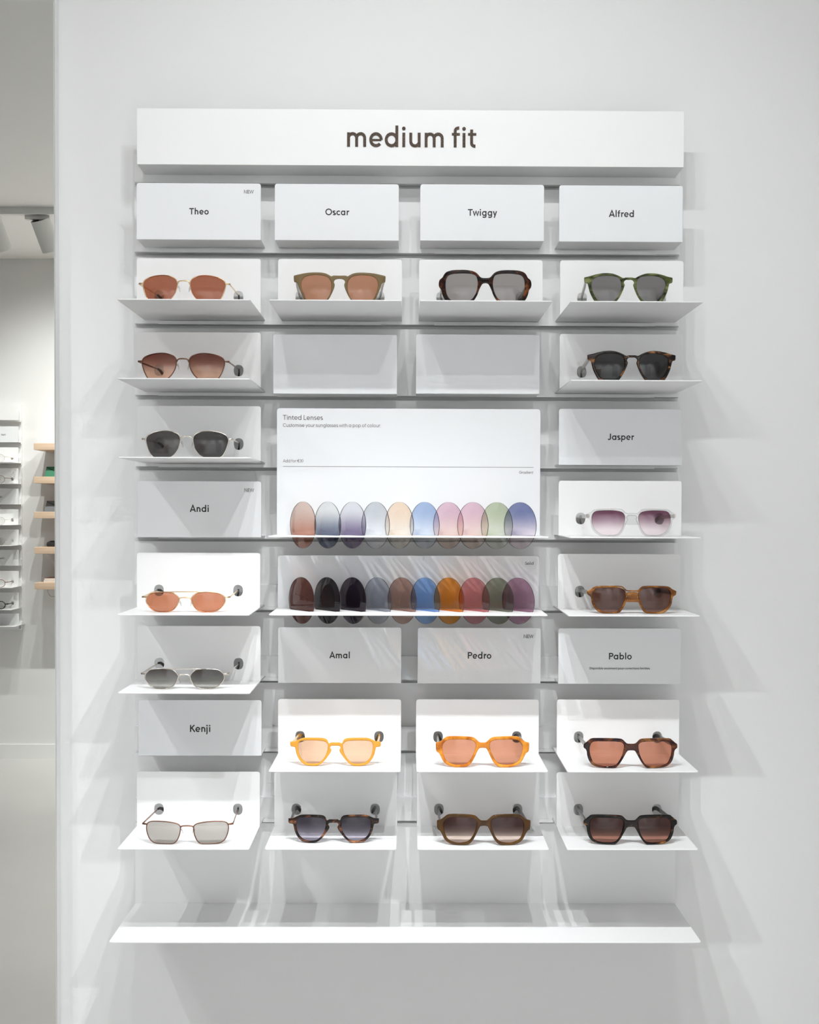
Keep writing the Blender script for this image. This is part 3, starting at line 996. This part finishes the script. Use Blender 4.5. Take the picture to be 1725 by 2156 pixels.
K2 = 0.1063 * 6.9 / 5.39
SHAPE = {
    'oscar': dict(
        lens=half([(925, 330), (935, 270), (975, 225), (1040, 207), (1110, 202), (1200, 212), (1250, 240), (1270, 290), (1265, 350), (1245, 420), (1215, 475), (1170, 505), (1020, 505), (965, 465), (935, 400)], 835, 519, K2),
        outer=half([(835, 212), (880, 211), (912, 213), (928, 219), (970, 195), (1020, 180), (1100, 174), (1200, 178), (1290, 192), (1345, 204), (1356, 214), (1352, 274), (1330, 283), (1312, 300), (1300, 340), (1275, 400), (1245, 470), (1210, 508), (1165, 519), (1015, 519), (958, 475), (920, 410), (895, 350), (889, 312), (898, 285), (885, 260), (855, 250), (835, 249)], 835, 519, K2), hinge=(0.0700, 0.0374, .0080)),
    'twiggy': dict(
        lens=half([(952, 300), (960, 230), (985, 180), (1050, 158), (1170, 150), (1290, 155), (1370, 175), (1408, 230), (1418, 310), (1412, 400), (1385, 480), (1340, 530), (1280, 550), (1110, 550), (1040, 525), (990, 460), (962, 380)], 842, 588),
        outer=half([(842, 220), (895, 216), (925, 195), (965, 150), (1020, 120), (1100, 105), (1200, 100), (1330, 105), (1410, 130), (1445, 170), (1465, 205), (1505, 240), (1518, 290), (1512, 340), (1482, 385), (1470, 440), (1440, 510), (1395, 565), (1330, 588), (1090, 588), (1015, 552), (960, 470), (930, 390), (900, 330), (880, 303), (842, 293)], 842, 588), hinge=(0.0695, 0.031, .0095)),
    'alfred': dict(
        lens=half([(1012, 300), (1018, 240), (1040, 190), (1090, 160), (1170, 148), (1290, 148), (1380, 170), (1432, 215), (1445, 280), (1430, 360), (1400, 430), (1360, 490), (1300, 528), (1160, 530), (1110, 500), (1060, 440), (1025, 370)], 903, 560),
        outer=half([(903, 174), (950, 174), (990, 182), (1040, 155), (1100, 130), (1170, 112), (1270, 109), (1380, 125), (1470, 150), (1538, 164), (1547, 176), (1543, 235), (1502, 253), (1487, 300), (1470, 370), (1440, 440), (1400, 512), (1365, 548), (1315, 560), (1130, 560), (1085, 525), (1035, 455), (998, 380), (970, 305), (966, 275), (977, 250), (968, 225), (940, 207), (903, 208)], 903, 560), hinge=(0.0668, 0.0383, .0074)),
    'jasper': dict(
        lens=half([(1010, 250), (1015, 205), (1045, 165), (1100, 145), (1200, 135), (1360, 137), (1430, 150), (1468, 190), (1480, 250), (1470, 330), (1440, 400), (1390, 450), (1330, 480), (1240, 488), (1130, 480), (1090, 450), (1050, 390), (1020, 310)], 907, 512),
        outer=half([(907, 168), (975, 169), (1000, 158), (1040, 120), (1080, 107), (1200, 103), (1400, 109), (1460, 124), (1500, 153), (1550, 178), (1563, 190), (1555, 235), (1515, 265), (1502, 300), (1490, 370), (1460, 430), (1400, 487), (1330, 510), (1230, 512), (1120, 506), (1068, 475), (1027, 410), (998, 340), (972, 280), (964, 255), (974, 238), (966, 216), (942, 210), (907, 211)], 907, 512), hinge=(0.0685, 0.0318, .0056)),
    'amal': dict(
        lens=half([(912, 300), (920, 265), (955, 235), (1010, 223), (1130, 218), (1260, 222), (1320, 237), (1348, 275), (1350, 340), (1335, 420), (1300, 490), (1240, 540), (1170, 560), (1065, 554), (1003, 515), (950, 442), (924, 375)], 803, 592),
        outer=half([(803, 245), (865, 245), (890, 259), (908, 245), (920, 213), (960, 186), (1050, 178), (1255, 181), (1330, 204), (1395, 234), (1460, 243), (1468, 252), (1461, 310), (1405, 321), (1390, 350), (1375, 420), (1337, 500), (1272, 566), (1190, 590), (1110, 592), (1040, 577), (969, 520), (912, 450), (869, 385), (862, 352), (878, 325), (870, 303), (850, 295), (803, 294)], 803, 592), hinge=(0.0688, 0.0337, .0068)),
    'pedro': dict(
        lens=half([(905, 300), (912, 260), (945, 225), (1010, 210), (1150, 207), (1290, 213), (1350, 240), (1388, 290), (1390, 360), (1372, 440), (1340, 510), (1290, 550), (1210, 575), (1120, 575), (1040, 555), (990, 510), (950, 440), (920, 370)], 804, 612),
        outer=half([(804, 249), (845, 246), (880, 220), (925, 180), (990, 164), (1150, 158), (1300, 163), (1355, 185), (1420, 238), (1475, 258), (1488, 272), (1482, 380), (1442, 415), (1412, 470), (1372, 540), (1312, 586), (1220, 610), (1120, 612), (1030, 601), (968, 545), (922, 465), (888, 390), (865, 346), (848, 330), (804, 325)], 804, 612), hinge=(0.0705, 0.0303, .0105)),
    'pablo': dict(
        lens=half([(995, 300), (1005, 262), (1040, 238), (1120, 228), (1300, 228), (1420, 232), (1470, 265), (1490, 330), (1485, 410), (1465, 480), (1430, 545), (1370, 575), (1280, 588), (1160, 585), (1100, 560), (1050, 490), (1015, 410)], 890, 618),
        outer=half([(890, 260), (945, 256), (975, 235), (1010, 200), (1060, 184), (1200, 180), (1440, 184), (1500, 214), (1545, 253), (1572, 273), (1576, 325), (1550, 347), (1532, 380), (1522, 450), (1490, 532), (1420, 592), (1310, 614), (1170, 618), (1108, 607), (1048, 540), (1003, 465), (968, 400), (948, 370), (930, 358), (890, 355)], 890, 618), hinge=(0.0715, 0.0338, .0062)),
    'theo': dict(wire=1, lens=half([(873, 240), (883, 195), (920, 158), (1000, 130), (1090, 120), (1200, 130), (1300, 155), (1360, 192), (1381, 245), (1371, 310), (1346, 385), (1312, 452), (1282, 489), (1225, 506), (1130, 508), (1045, 502), (992, 480), (942, 430), (899, 360), (878, 295)], 781, 509),
                 bridge=[(-88, 262), (-76, 292), (-52, 306), (0, 309), (52, 306), (76, 292), (88, 262)], end=(600, 275, 668)),
    'andi': dict(wire=1, lens=half([(833, 345), (850, 300), (895, 262), (960, 245), (1060, 237), (1170, 242), (1250, 260), (1305, 300), (1322, 350), (1315, 400), (1275, 455), (1210, 505), (1130, 526), (1040, 528), (960, 515), (900, 480), (855, 420)], 744, 530),
                 bridge=[(-90, 182), (-78, 203), (-55, 212), (0, 216), (55, 212), (78, 203), (90, 182)], brow=[(-330, 292), (-200, 297), (0, 299), (200, 297), (330, 292)], end=(572, 218, 648)),
    'kenji': dict(wire=1, lens=half([(880, 425), (895, 395), (935, 370), (1040, 350), (1180, 341), (1300, 345), (1360, 368), (1382, 415), (1378, 490), (1350, 575), (1310, 630), (1250, 660), (1120, 670), (1000, 665), (945, 635), (905, 565), (885, 490)], 785, 672),
                  bridge=[(-95, 245), (-84, 262), (-55, 270), (0, 274), (55, 270), (84, 262), (95, 245)], end=(590, 285, 668)),
}
BEND = 1.15      # wrap of the fronts, 1/m


def lens_pair(t, loop, mat, yoff=0.0, grow=0.0006, bend=BEND):
    lp = smooth_loop(loop, 3)
    cx = sum(p[0] for p in lp) / len(lp)
    cz = sum(p[1] for p in lp) / len(lp)
    R = 0.115
    n = len(lp)
    k = 6
    for s in (-1, 1):
        verts, faces = [], []
        sags = max((x - cx) ** 2 + (z - cz) ** 2 for x, z in lp) / (2 * R)
        for off, flip in ((-0.0008, 0), (0.0008, 1)):
            o = len(verts)
            def P3(x, z):
                y = yoff + off + bend * x * x + ((x - cx) ** 2 + (z - cz) ** 2) / (2 * R) - sags * 0.6
                return (s * x, y, z)
            verts.append(P3(cx, cz))
            for j in range(1, k + 1):
                f = j / k
                for (x, z) in lp:
                    g = 1 + grow / max(math.hypot(x - cx, z - cz), 1e-6)
                    verts.append(P3(cx + (x - cx) * f * g, cz + (z - cz) * f * g))
            for i in range(n):
                i2 = (i + 1) % n
                f = (o, o + 1 + i, o + 1 + i2)
                faces.append(f[::-1] if (flip ^ (s < 0)) else f)
                for j in range(k - 1):
                    a0, b0 = o + 1 + j * n, o + 1 + (j + 1) * n
                    f = (a0 + i, b0 + i, b0 + i2, a0 + i2)
                    faces.append(f[::-1] if (flip ^ (s < 0)) else f)
        a0 = 1 + (k - 1) * n
        b0 = 1 + k * n + 1 + (k - 1) * n
        for i in range(n):
            i2 = (i + 1) % n
            f = (a0 + i, b0 + i, b0 + i2, a0 + i2)
            faces.append(f if not (s < 0) else f[::-1])
        MB().add(verts, faces).build('lens', mat, t, 'auto')
    return cx, cz


def temple_path(s, hx, hz, yf, dx, zp, y0=0.001):
    """from the hinge, through the hole in the panel, ear bend behind it"""
    yp = PANEL_Y - yf
    ex = s * HOLE_DX + dx
    pts = [(s * hx, y0, hz), (s * hx * 0.995 + 0.0, y0 + 0.012, hz)]
    for f in (0.35, 0.65, 0.88):
        pts.append((s * hx + (ex + s * .0010 - s * hx) * f, y0 + (yp - y0) * f, hz + (zp - hz) * f))
    pts += [(ex + s * .0008, yp - .002, zp), (ex - s * .0003, yp + .008, zp - .0012), (ex - s * .0022, yp + .019, zp - .0055), (ex - s * .0055, yp + .030, zp - .0135)]
    return pts


def wire_glasses(shape, t, frame, tip, lens_mat, yf, dx, zp=0.0285, pads=True, arm=None):
    sh = SHAPE[shape]
    q = lambda x: x * 0.1063e-3
    lp = smooth_loop(sh['lens'], 3)
    bent = lambda x, z: (x, BEND * x * x, z)
    lens_pair(t, sh['lens'], lens_mat, -0.0004, 0.0002)
    for s in (-1, 1):
        MB().tube([bent(s * x, z) for x, z in lp], 0.00085, 8, True).build('rim', frame, t, True)
    MB().tube([Vector(bent(q(x), q(z))) + Vector((0, -.0012 * (1 - (x / 95) ** 2), 0)) for x, z in sh['bridge']], 0.0011, 8).build('bridge', frame, t, True)
    if 'brow' in sh:
        MB().tube([Vector(bent(q(x), q(z))) + Vector((0, -.0012, 0)) for x, z in sh['brow']], [.0005, .0008, .0008, .0008, .0005], 8).build('brow_bar', frame, t, True)
    e0, ez, e1 = sh['end']
    for s in (-1, 1):
        x0, x1 = q(e0), q(e1)
        y0, y1 = BEND * x0 ** 2, BEND * x1 ** 2
        MB().bar([(s * (x0 - .0004), y0, q(ez)), (s * (x0 + .003), y0 + .0001, q(ez)), (s * (x1 - .0016), y1 + .001, q(ez)), (s * (x1 - .0012), y1 + .005, q(ez))],
                 [.0022, .0026, .0028, .0024], [.0016, .0026, .0028, .002]).build('end_piece', frame, t, True)
        pts = temple_path(s, x1 - .0012, q(ez), yf, dx, zp, y1 + .004)
        hs = [.0022, .0024, .0026, .0024, .0016, .0014]
        tm = MB().bar(pts[:6], hs, [.0013] * 6).build('temple', frame, t, True)
        MB().bar([tuple(Vector(pts[4]).lerp(Vector(pts[5]), .55)), pts[5], pts[6], pts[7], pts[8]], [.002, .0036, .0046, .0056, .0054], [.0018, .0026, .0028, .0029, .0026]).build('temple_tip', tip, tm, True)['label'] = 'dark acetate temple tip'
        if pads:
            bz = q(sh['bridge'][0][1])
            bx = q(sh['bridge'][-1][0])
            b = MB()
            rings = []
            for k in range(7):
                a = -pi / 2 + pi * k / 6
                rr = max(cos(a), 0.05)
                c = Vector((s * (bx - .0014 + .0012 * sin(-a) * -1), .0065, bz - .006 + .0055 * sin(a)))
                rings.append([c + Vector((cos(2 * pi * j / 10) * .0012 * rr, sin(2 * pi * j / 10) * .0030 * rr, 0)) for j in range(10)])
            pa = MB().tube([bent(s * (bx + .0012), bz - .006), (s * (bx + .0006), .0045, bz - .0035), (s * (bx - .001), .006, bz - .006)], .0004, 6).build('pad_arm', frame, t, True)
            b.loft(rings).build('nose_pad', M['pad'], pa, True)
    return t


def acetate_glasses(shape, t, frame, temple_mat, lens_mat, yf, dx, zp=0.0295, thick=0.0048, rivets=None):
    sh = SHAPE[shape]
    o = sh['outer']
    full = o + [(-x, z) for x, z in reversed(o[1:-1])]
    outer = smooth_loop(full, 3)
    holes = [smooth_loop([(s * x, z) for x, z in sh['lens']], 3) for s in (1, -1)]
    put_sheet('frame_front', frame, t, [outer] + holes, thick, 0.0016, True, (0, 0, 0), 'auto', BEND)
    lens_pair(t, sh['lens'], lens_mat, 0.0002, 0.0007)
    hx, hz, hh = sh['hinge']
    hx -= 0.0022
    for s in (-1, 1):
        y0 = BEND * hx * hx + 0.0016
        pts = temple_path(s, hx, hz, yf, dx, zp, y0)
        c = .0066
        b = (hh + c) / 2
        hs = [hh, hh, b, b * .97, c, c, c, c * .98, c * .9]
        MB().bar(pts, hs, [.0036, .0036, .0034, .0034, .0032, .0030, .0030, .0030, .0026]).build('temple', temple_mat, t, 'auto')
        if rivets:
            for k in (-1, 1):
                MB().cyl((s * (hx - .0016), BEND * hx * hx - thick / 2 - .0003, hz + k * .0014), (0, 1, 0), .0007, .0007, .0006, 12).build('rivet', M['silver'], t)
    return t


def L2(top, bot=None, bg=(242, 241, 238), name='sunglass_lens', z0=0.004, z1=0.04, ends=(0, 1), spec=1.0):
    return glass(name, T(top, bg), T(bot, bg) if bot else None, z0, z1, spec, ends=ends)


GLS = 'sunglasses on the display'
ROWS = [
    # shape, row, column, centre pixel, distance from the wall, kind, arguments, label
    ('theo', 1, 0, 387, -.163, 'w', (M['gold'], M['tip_brown'], L2((168, 98, 68), None)), 'gold wire sunglasses with brown lenses on the top left shelf'),
    ('theo', 2, 0, 385, -.163, 'w', (M['bronze'], M['tip_brown'], L2((124, 66, 52), (226, 178, 148), ends=(0.1, .95))), 'bronze wire sunglasses with brown lenses fading to peach'),
    ('theo', 3, 0, 393.2, -.163, 'w', (M['silver'], M['tip_black'], L2((92, 88, 86), None)), 'silver wire sunglasses with round dark grey lenses'),
    ('andi', 5, 0, 390, -.156, 'w', (M['gold'], M['tip_brown'], L2((192, 120, 84), None)), 'gold double-bridge sunglasses with orange-brown lenses'),
    ('andi', 6, 0, 387.8, -.157, 'w', (M['silver'], M['tip_brown'], L2((70, 64, 62), (176, 174, 166), ends=(0.05, 1))), 'silver double-bridge sunglasses with grey fading lenses'),
    ('kenji', 8, 0, 393.8, -.168, 'w', (M['copper'], M['tip_brown'], L2((178, 172, 164), None)), 'rectangular bronze wire sunglasses with pale grey lenses'),
    ('oscar', 1, 1, 714.9, -.163, 'a', (M['olive'], M['temple_grey'], L2((182, 128, 96), None)), 'milky olive sunglasses with light brown lenses'),
    ('amal', 7, 1, 706.3, -.157, 'a', (M['honey'], M['honey'], L2((224, 184, 150), None)), 'honey yellow sunglasses with pale tan lenses'),
    ('amal', 8, 1, 702.2, -.160, 'a', (M['rose_stripe'], M['temple_brown'], L2((88, 82, 94), (206, 198, 214), ends=(0.0, .85))), 'dark striped keyhole sunglasses with blue-grey lenses, bottom row'),
    ('twiggy', 1, 2, 1022, -.163, 'a', (M['havana'], M['temple_grey'], L2((152, 146, 142), None)), 'large square dark tortoise sunglasses with grey lenses'),
    ('pedro', 7, 2, 1016.5, -.165, 'a', (M['orange'], M['temple_brown'], L2((204, 138, 104), None)), 'thick orange sunglasses with copper pink lenses'),
    ('pedro', 8, 2, 1019, -.172, 'a', (M['olive_brown'], M['temple_brown'], L2((104, 66, 62), (244, 218, 200), ends=(0.05, .8))), 'olive brown sunglasses with lenses fading from brown to pink'),
    ('alfred', 1, 3, 1324.3, -.163, 'a', (M['green'], M['temple_grey'], L2((122, 118, 116), None)), 'streaked green sunglasses with grey lenses'),
    ('alfred', 2, 3, 1330.9, -.163, 'a', (M['brown_stripe'], M['temple_grey'], L2((64, 62, 62), None)), 'brown striped keyhole sunglasses with black lenses'),
    ('jasper', 4, 3, 1330.3, -.163, 'a', (M['crystal'], M['temple_pale'], L2((110, 64, 84), (240, 226, 228), ends=(0.1, 1))), 'clear frame sunglasses with purple fading lenses'),
    ('jasper', 5, 3, 1331.4, -.163, 'a', (M['amber'], M['temple_brown'], L2((112, 66, 52), (140, 98, 84))), 'amber striped sunglasses with brown lenses'),
    ('pablo', 7, 3, 1329, -.170, 'a', (M['tortoise'], M['temple_brown'], L2((190, 122, 92), None)), 'reddish tortoise sunglasses with copper lenses in the right column'),
    ('pablo', 8, 3, 1328.5, -.168, 'a', (M['ebony'], M['tip_black'], L2((98, 58, 50), (186, 124, 100), ends=(0, .7))), 'black and amber sunglasses with brown lenses, bottom right shelf'),
]
for shape, r, c, u, yf, kind, args, label in ROWS:
    px, z = SHELF[(r, c)]
    v = 1087 - (z - EYE) * 1360
    x = at(u, v, yf).x
    t = thing('sunglasses', label, 'sunglasses', (x, yf, z + 0.0002), 0, GLS)
    if kind == 'w':
        wire_glasses(shape, t, args[0], args[1], args[2], yf, px - x)
    else:
        acetate_glasses(shape, t, args[0], args[1], args[2], yf, px - x)

# ------------------------------------------------------------------ mirror
mx = at(115, 1000, YM).x
MZ0, MZ1 = 0.03, 2.75
mr = thing('wall_mirror', 'tall frameless mirror at the left edge, showing the room behind', 'mirror', (mx, W, MZ0))
hm = MZ1 - MZ0
wm = 2.2
g = MB().box(-wm, 0, YM - W, YM - W + 0.0042, 0, hm)
go = g.build('mirror_glass', M['mirror'], mr)
go.data.materials.append(M['mirror_edge'])
for p in go.data.polygons:
    if abs(p.normal.y) < 0.5:
        p.material_index = 1
MB().box(-wm, -0.0006, YM - W + .0042, YM - W + .0075, 0, hm).build('silver_backing', M['mirror_back'], mr)
MB().box(-wm, -0.0012, YM - W + .0075, -0.0006, 0, hm).build('backing_panel', M['powder'], mr)

# ------------------------------------------------------------------ far wall, seen in the mirror
FY = ROOM_BACK + W          # rail face plane sits W in front of the far wall
off_panel = W - PANEL_Y
pr = OPP(39.0, 1050, off_panel).x          # right edge of the plates as the mirror shows them
pc = pr - PW / 2
rows_v = [931.0, 974.5, 1018.5, 1062, 1104.8, 1147.5, 1191, 1234.5, 1280, 1325]
far_x0 = pr - 0.899
fb = thing('backing_board', 'white backing board of the display reflected in the mirror', 'board', ((far_x0 + pr) / 2, ROOM_BACK, 0.8), pi)
MB().box(-.446, .446, -0.013, -0.0005, 0, 1.27).build('board_panel', M['board'], fb)
hz0 = OPP(20, 884.5, off_panel).z
fh = thing('header_sign', 'blank white sign topping the display reflected in the mirror', 'sign', ((far_x0 + pr) / 2, FY, hz0), pi)
put_sheet('face_panel', M['powder'], fh, [round_rect(-.452, .4495, 0, OPP(20, 848.5, off_panel).z - hz0, 0.0015, 3)], 0.002, 0.0003, True, (0, -.059, 0))
MB().box(-.4516, .4491, -.058, -0.0004, 0.0, .002).build('foot', M['powder'], fh)

FAR_ROWS = [
    ('n', 'Neil', 11.5), ('g', 'gold', 0), ('g', 'dark', 0), ('n', 'Nia', 4.5), ('g', 'thin', 0), ('g', 'grey', 0), ('n', 'Charl', 9.6), ('g', 'copper', 0), ('g', 'black', 0), ('b', '', 0),
]
far_lab = {'gold': 'gold wire spectacles, topmost pair reflected in the mirror', 'dark': 'dark wire spectacles on the second reflected shelf',
           'thin': 'thin grey spectacles on the third reflected shelf', 'grey': 'grey wire spectacles on the fourth reflected shelf',
           'copper': 'copper coloured spectacles on the fifth reflected shelf', 'black': 'thick black spectacles on the lowest reflected shelf'}
far_mat = {'gold': M['gold'], 'dark': M['bronze'], 'thin': M['silver'], 'grey': M['silver'], 'copper': M['amber'], 'black': M['tip_black']}
shelf_names = ['topmost', 'second', 'third', 'fourth', 'fifth', 'sixth']
plate_names = ['upper', 'middle', 'lower']
gi = ni = 0
for k, (kind, w_, ur) in enumerate(FAR_ROWS):
    z = OPP(20, rows_v[k], off_panel).z
    MB().box(-.444, .444, -0.022, -0.013, z - 0.8 - .0068, z - 0.8 + RAIL_H - .0068).build('rail', M['board'], fb)
    if kind == 'n':
        t = name_plate((pc, FY, z), 'white name plate reflected in the mirror, %s of three' % plate_names[ni], pi, group='reflected name plates')
        ni += 1
        # the reflection keeps x, so the first letter sits at the right end of the word
        xr = OPP(ur, rows_v[k], off_panel).x
        lx = pc - xr
        mb, wd_ = text_mesh(w_, 0.22, 1.0)
        put_text(w_, lx, lx + wd_ * 0.0072, 0.038, PANEL_Y, t.children[0], M['ink'], 0.22)
    elif kind == 'g':
        display_shelf((pc, FY, z), 'white shelf reflected in the mirror, %s of six' % shelf_names[gi], pi, group='reflected display shelves')
        gi += 1
        yf = -0.165
        t = thing('spectacles', far_lab[w_], 'glasses', (pc, FY - yf, z + .0002), pi, 'reflected spectacles')
        fm = far_mat[w_]
        rw = {'gold': .0007, 'thin': .0007, 'dark': .0010, 'grey': .0010, 'copper': .0015, 'black': .0025}[w_]
        lp = oval(0.0335, 0.0215 + rw, 0.0235, 0.0215, 36)
        lens_pair(t, lp[::2], M['clear'], 0, 0.0, 0.6)
        for s in (-1, 1):
            MB().tube([(s * x, .6 * x * x, zz) for x, zz in lp], rw, 8, True).build('rim', fm, t, True)
            MB().bar([(s * .057, .002, .030), (s * .064, .003, .030), (s * .067, .008, .030)], [rw * 2.6] * 3, [rw * 2.4] * 3).build('end_piece', fm, t, True)
            pts = temple_path(s, .067, .030, yf, 0, .0285, .006)
            MB().bar(pts, [rw * 2.8] * 5 + [.004] * 4, [rw * 1.8] * 5 + [.0028] * 4).build('temple', fm, t, True)
        MB().tube([(-.0105, 0, .026), (-.005, -.001, .029), (.005, -.001, .029), (.0105, 0, .026)], rw, 8).build('bridge', fm, t, True)
    else:
        name_plate((pc, FY, z), 'blank white plate at the foot of the display reflected in the mirror', pi, group='reflected blank plates', name='blank_plate')
fl = thing('long_shelf', 'white bottom shelf of the display reflected in the mirror', 'shelf', ((far_x0 + pr) / 2, ROOM_BACK, 0.792), pi)
put_sheet('shelf_plate', M['powder'], fl, [shelf_loop(-.46, .46, -0.19, -0.0005)], 0.0024, 0.0005, False)

# oak shelves with cases
OAK = [(70.6, 933, 947, 'topmost'), (70.8, 1003.4, 1017.4, 'second'), (71.7, 1077.4, 1091.4, 'third'), (72, 1152, 1166, 'fourth'), (72.6, 1226.9, 1241, 'lowest')]
OD = 0.235
tops = []
for u, va, vb, nm in OAK:
    a, b = OPP(u, va, OD), OPP(u, vb, OD)
    wsh = 0.9
    t = thing('oak_shelf', 'pale oak wall shelf reflected in the mirror, %s of five' % nm, 'shelf', (a.x + wsh / 2, ROOM_BACK, b.z), pi, 'oak shelves')
    me = sheet([round_rect(-wsh / 2, wsh / 2, -OD, -.0005, .002, 3)], a.z - b.z, 0.0012, False)
    for v in me.vertices:
        v.co.z += (a.z - b.z) / 2
    me.materials.append(M['oak'])
    link('board', me, t)
    tops.append((a.x, a.z))


def envelope_case(k, u0, u1, mat, label, h):
    """folding triangular glasses case with a slanted flap"""
    xl = OPP(u0, 1000, OD * .55).x
    z = tops[k][1] + .0003
    wc, dc = 0.165, 0.062
    t = thing('glasses_case', label, 'glasses case', (xl + wc / 2, ROOM_BACK + OD * .5, z), pi, 'folding glasses cases')
    x0, x1 = -wc / 2, wc / 2
    MB().add([(x0, -dc / 2, 0), (x1, -dc / 2, 0), (x1, dc / 2, 0), (x0, dc / 2, 0), (x0 + .008, -.006, h), (x1 - .008, -.006, h), (x1 - .008, .006, h), (x0 + .008, .006, h)],
             [(3, 2, 1, 0), (0, 1, 5, 4), (1, 2, 6, 5), (2, 3, 7, 6), (3, 0, 4, 7), (4, 5, 6, 7)]).build('body', mat, t)
    # flap with a dark seam on the front face
    def fp(f, g):
        a = Vector((x0 + .008 * g, -dc / 2 + (dc / 2 - .006) * g - .0008, h * g))
        b = Vector((x1 - .008 * g, -dc / 2 + (dc / 2 - .006) * g - .0008, h * g))
        return a.lerp(b, f)
    vs = [fp(0, .95), fp(0.5, .42), fp(1, .95), fp(1, .99), fp(0, .99)]
    MB().add(vs + [v + Vector((0, .0014, 0)) for v in vs], [(0, 1, 2, 3, 4)] + [(i, i + 5, (i + 1) % 5 + 5, (i + 1) % 5) for i in range(5)]).build('flap', mat, t)
    sm = MB()
    for a, b in ((fp(0, .93), fp(.5, .40)), (fp(.5, .40), fp(1, .93))):
        sm.tube([a + Vector((0, -.0004, 0)), b + Vector((0, -.0004, 0))], .0018, 6)
    sm.build('flap_edge', M['seam'], t)
    return t


envelope_case(1, 95, 115, M['case_green'], 'green leather glasses case on the second oak shelf', .060)
envelope_case(2, 95.3, 115, M['case_grey'], 'slate grey leather glasses case on the third oak shelf', .063)
# black hard case
xl = OPP(97.5, 1145, OD * .55).x
t = thing('glasses_case', 'black hard glasses case lying on the fourth oak shelf', 'glasses case', (xl + .08, ROOM_BACK + OD * .5, tops[3][1] + .0003), pi)
for nm, za, zb, top in (('lower_shell', 0.0, .016, 0), ('lid', .017, .034, 1)):
    rings = []
    for k in range(6):
        f = k / 5
        zz = za + (zb - za) * f
        e = (1 - .30 * f ** 2.2) if top else (0.93 + .07 * min(f * 2, 1))
        rings.append([(x * e, y * e, zz) for x, y in round_rect(-.08, .08, -.032, .032, .026, 6)])
    MB().loft(rings).build(nm, M['case_black'], t, 'auto')
MB().loft([[(x, y, zz) for x, y in round_rect(-.0795, .0795, -.0315, .0315, .026, 6)] for zz in (.0155, .0175)]).build('hinge_line', M['silver'], t, 'auto')
# notebooks
xl = OPP(97.5, 1220, OD * .55).x
zz = tops[4][1] + .0003
for k, (nm, hh) in enumerate((('lower cream notebook of the pair on the lowest oak shelf', .011), ('upper cream notebook with dark cover on the lowest oak shelf', .012))):
    t = thing('notebook', nm, 'notebook', (xl + .09 + .004 * k, ROOM_BACK + OD * .5, zz), pi, 'stacked notebooks')
    MB().box(-.09, .09, -.06, .06, 0.0, hh - .0015).build('pages', M['paper'], t)
    MB().box(-.0905, .0905, -.0605, .0605, hh - .0015, hh).build('cover', M['paper_dark'] if k else M['paper'], t)
    zz += hh + .0003
# cable loop under the lowest shelf
c0 = OPP(100.5, 1242, .10)
c1, c2, c3 = OPP(103, 1250, .08), OPP(108, 1256, .06), OPP(117, 1256.5, .04)
pts = smooth_loop([(0, 0), (1, 0)], 1)
cp = [c0, OPP(100.8, 1246, .09), c1, OPP(105, 1254, .07), c2, c3, Vector((c3.x + .10, ROOM_BACK + .012, c3.z - .002))]
cb = thing('cable', 'thin grey cable looping below the lowest oak shelf', 'cable', c0)
MB().tube([p - c0 for p in cp], .0022, 8).build('cord', M['cable'], cb, True)

# framed poster on the far wall, to the right; shows only in the lenses
t = thing('framed_poster', 'large white framed grey poster on the far wall, reflected in lenses', 'picture', (1.15, ROOM_BACK, 0.75), pi)
for nm, a in (('frame_side', (-.5, -.46, 0, 1.5)), ('frame_side', (.46, .5, 0, 1.5)), ('frame_rail', (-.46, .46, 0, .04)), ('frame_rail', (-.46, .46, 1.46, 1.5))):
    MB().box(a[0], a[1], -.03, -.0005, a[2], a[3]).build(nm, M['powder'], t)
MB().box(-.46, .46, -.012, -.0008, .04, 1.46).build('print', M['poster'], t)
